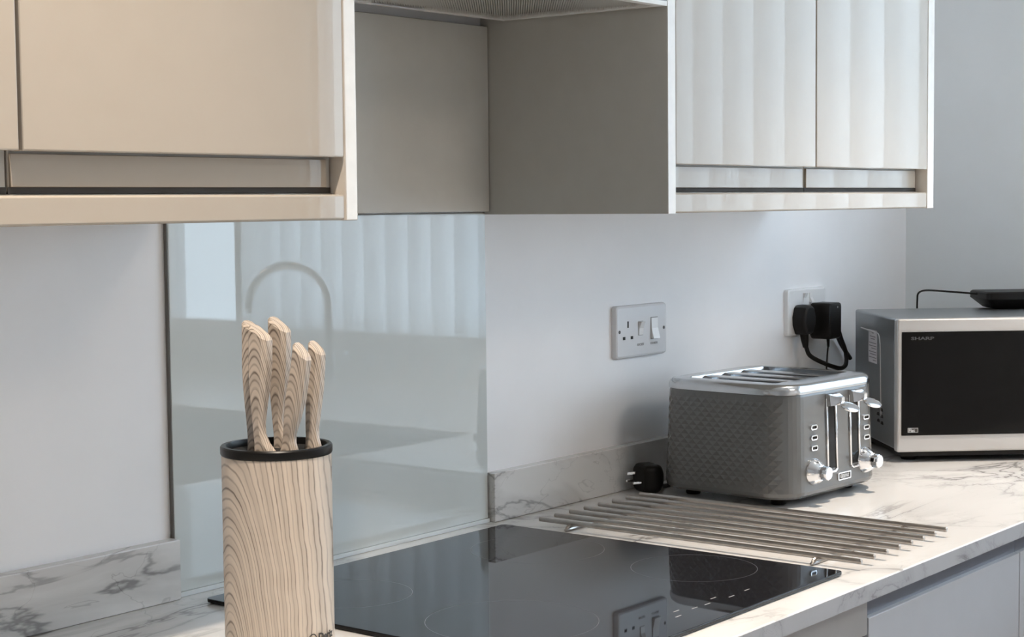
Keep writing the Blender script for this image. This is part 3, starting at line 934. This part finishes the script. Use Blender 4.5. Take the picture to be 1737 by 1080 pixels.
# printed maker's name low on the front right, wrapped round the holder
lg = MB()
a0 = math.radians(-47)
zc = .0458
n = 20
pa, pb = [], []
for i in range(n):
    t = 2 * PI * i / n
    for lst, r in ((pa, .0048), (pb, .0036)):
        a = a0 + r * math.cos(t) / KR
        lst.append(((KR + .0001) * math.cos(a), (KR + .0001) * math.sin(a), zc + r * math.sin(t)))
lg.loft([pa, pb], cap=False)
lg.build('logo_ring', M['print_dark'], kb, smooth=False)
tx = text_mesh('lettering', 'Deriz', .0108, M['print_dark'], kb, Matrix.Identity(4), .0001, 'LEFT', .0004)
for v in tx.data.vertices:
    a = a0 + (v.co.x + .0068) / KR
    zz = v.co.y
    v.co = Vector(((KR + .0002 + v.co.z) * math.cos(a), (KR + .0002 + v.co.z) * math.sin(a), zc - .0038 + zz))


def knife(label, px, top, outline, th, turn, dy, lean=0.0, blade=.10):
    """outline: (z above the insert in m, x left, x right) in the plane facing the camera; px: image column of x = 0"""
    o0 = at(px, 757, wk)
    q = F_.copy(); q.z = 0; q.normalize()
    base = Vector((o0.x, o0.y, KH - .0042)) + q * dy
    t = thing('kitchen_knife', label, 'knife', (base.x, base.y, base.z), kang + turn, 'knives in the round holder')
    b = MB(); rings = []
    for z, xl, xr, tf in outline:
        w_ = xr - xl; ch = min(.0040, w_ * .25); tt = th / 2 * tf
        cc = ch
        rings.append([(xl + cc * .8, -tt, z), (xr - cc, -tt, z), (xr, -tt + cc, z), (xr, tt - cc, z), (xr - cc, tt, z), (xl + cc * .8, tt, z), (xl, tt - cc, z), (xl, -tt + cc, z)])
    # slanted butt: the last ring is tilted and chamfered
    zt, dl = top
    last = rings[-1]
    xs = [p[0] for p in last]; x0_, x1_ = min(xs), max(xs)
    for f_, up_ in ((1.0, 0.0), (.80, .0028)):
        rg = []
        for (x, y, z) in last:
            k_ = (x - x0_) / (x1_ - x0_)
            rg.append(((x - (x0_ + x1_) / 2) * f_ + (x0_ + x1_) / 2, y * f_, zt + up_ - dl * k_))
        rings.append(rg)
    t.rotation_euler = (0.0, math.atan(lean), kang + turn)
    b.loft(rings)
    b.build('handle', M['grain_handle'], t, angle=28)
    bb = MB(); bb.box(outline[0][1] + .004, outline[0][2] - .004, -.0009, .0009, -blade, .004)
    bb.build('blade', M['steel'], t, smooth=False)
    return t


big = [(.0, -.0105, .0135, .70), (.0035, -.0100, .0128, .70), (.011, -.0100, .0065, .66), (.020, -.0104, .0015, .62), (.030, -.0110, .0010, .66), (.045, -.0120, .0030, .80), (.065, -.0128, .0062, .95), (.085, -.0132, .0085, 1.0), (.108, -.0126, .0094, 1.0)]
small = [(.0, -.0105, .0098, .85), (.0035, -.0102, .0092, .80), (.011, -.0092, .0050, .75), (.019, -.0092, .0036, .78), (.034, -.0100, .0066, .95), (.056, -.0102, .0098, 1.1), (.084, -.0078, .0104, 1.1)]
thin = [(.0, -.0094, .0086, .85), (.004, -.0092, .0078, .80), (.012, -.0088, .0046, .76), (.022, -.0090, .0032, .80), (.040, -.0092, .0052, .95), (.062, -.0088, .0074, 1.05), (.086, -.0076, .0082, 1.05)]

knife('big wood print knife handle nearest the left side of the holder', 453, (.1245, .0125), big, .0175, -.48, -.022)
knife('big wood print knife handle half hidden behind the leftmost one', 437, (.1265, .0125), [(z, a - .002, b, c) for z, a, b, c in big], .0165, -.48, .006)
knife('tall wood print knife handle in the middle, at the back of the holder', 475, (.1290, .0125), big, .0165, -.48, .022)
knife('short wood print knife handle leaning right at the front of the holder', 496, (.1070, .0120), small, .0145, -.48, -.018, .15, .055)
knife('short slim wood print knife handle farthest right in the holder', 532, (.1060, .0105), thin, .0150, -.48, .004, .05)
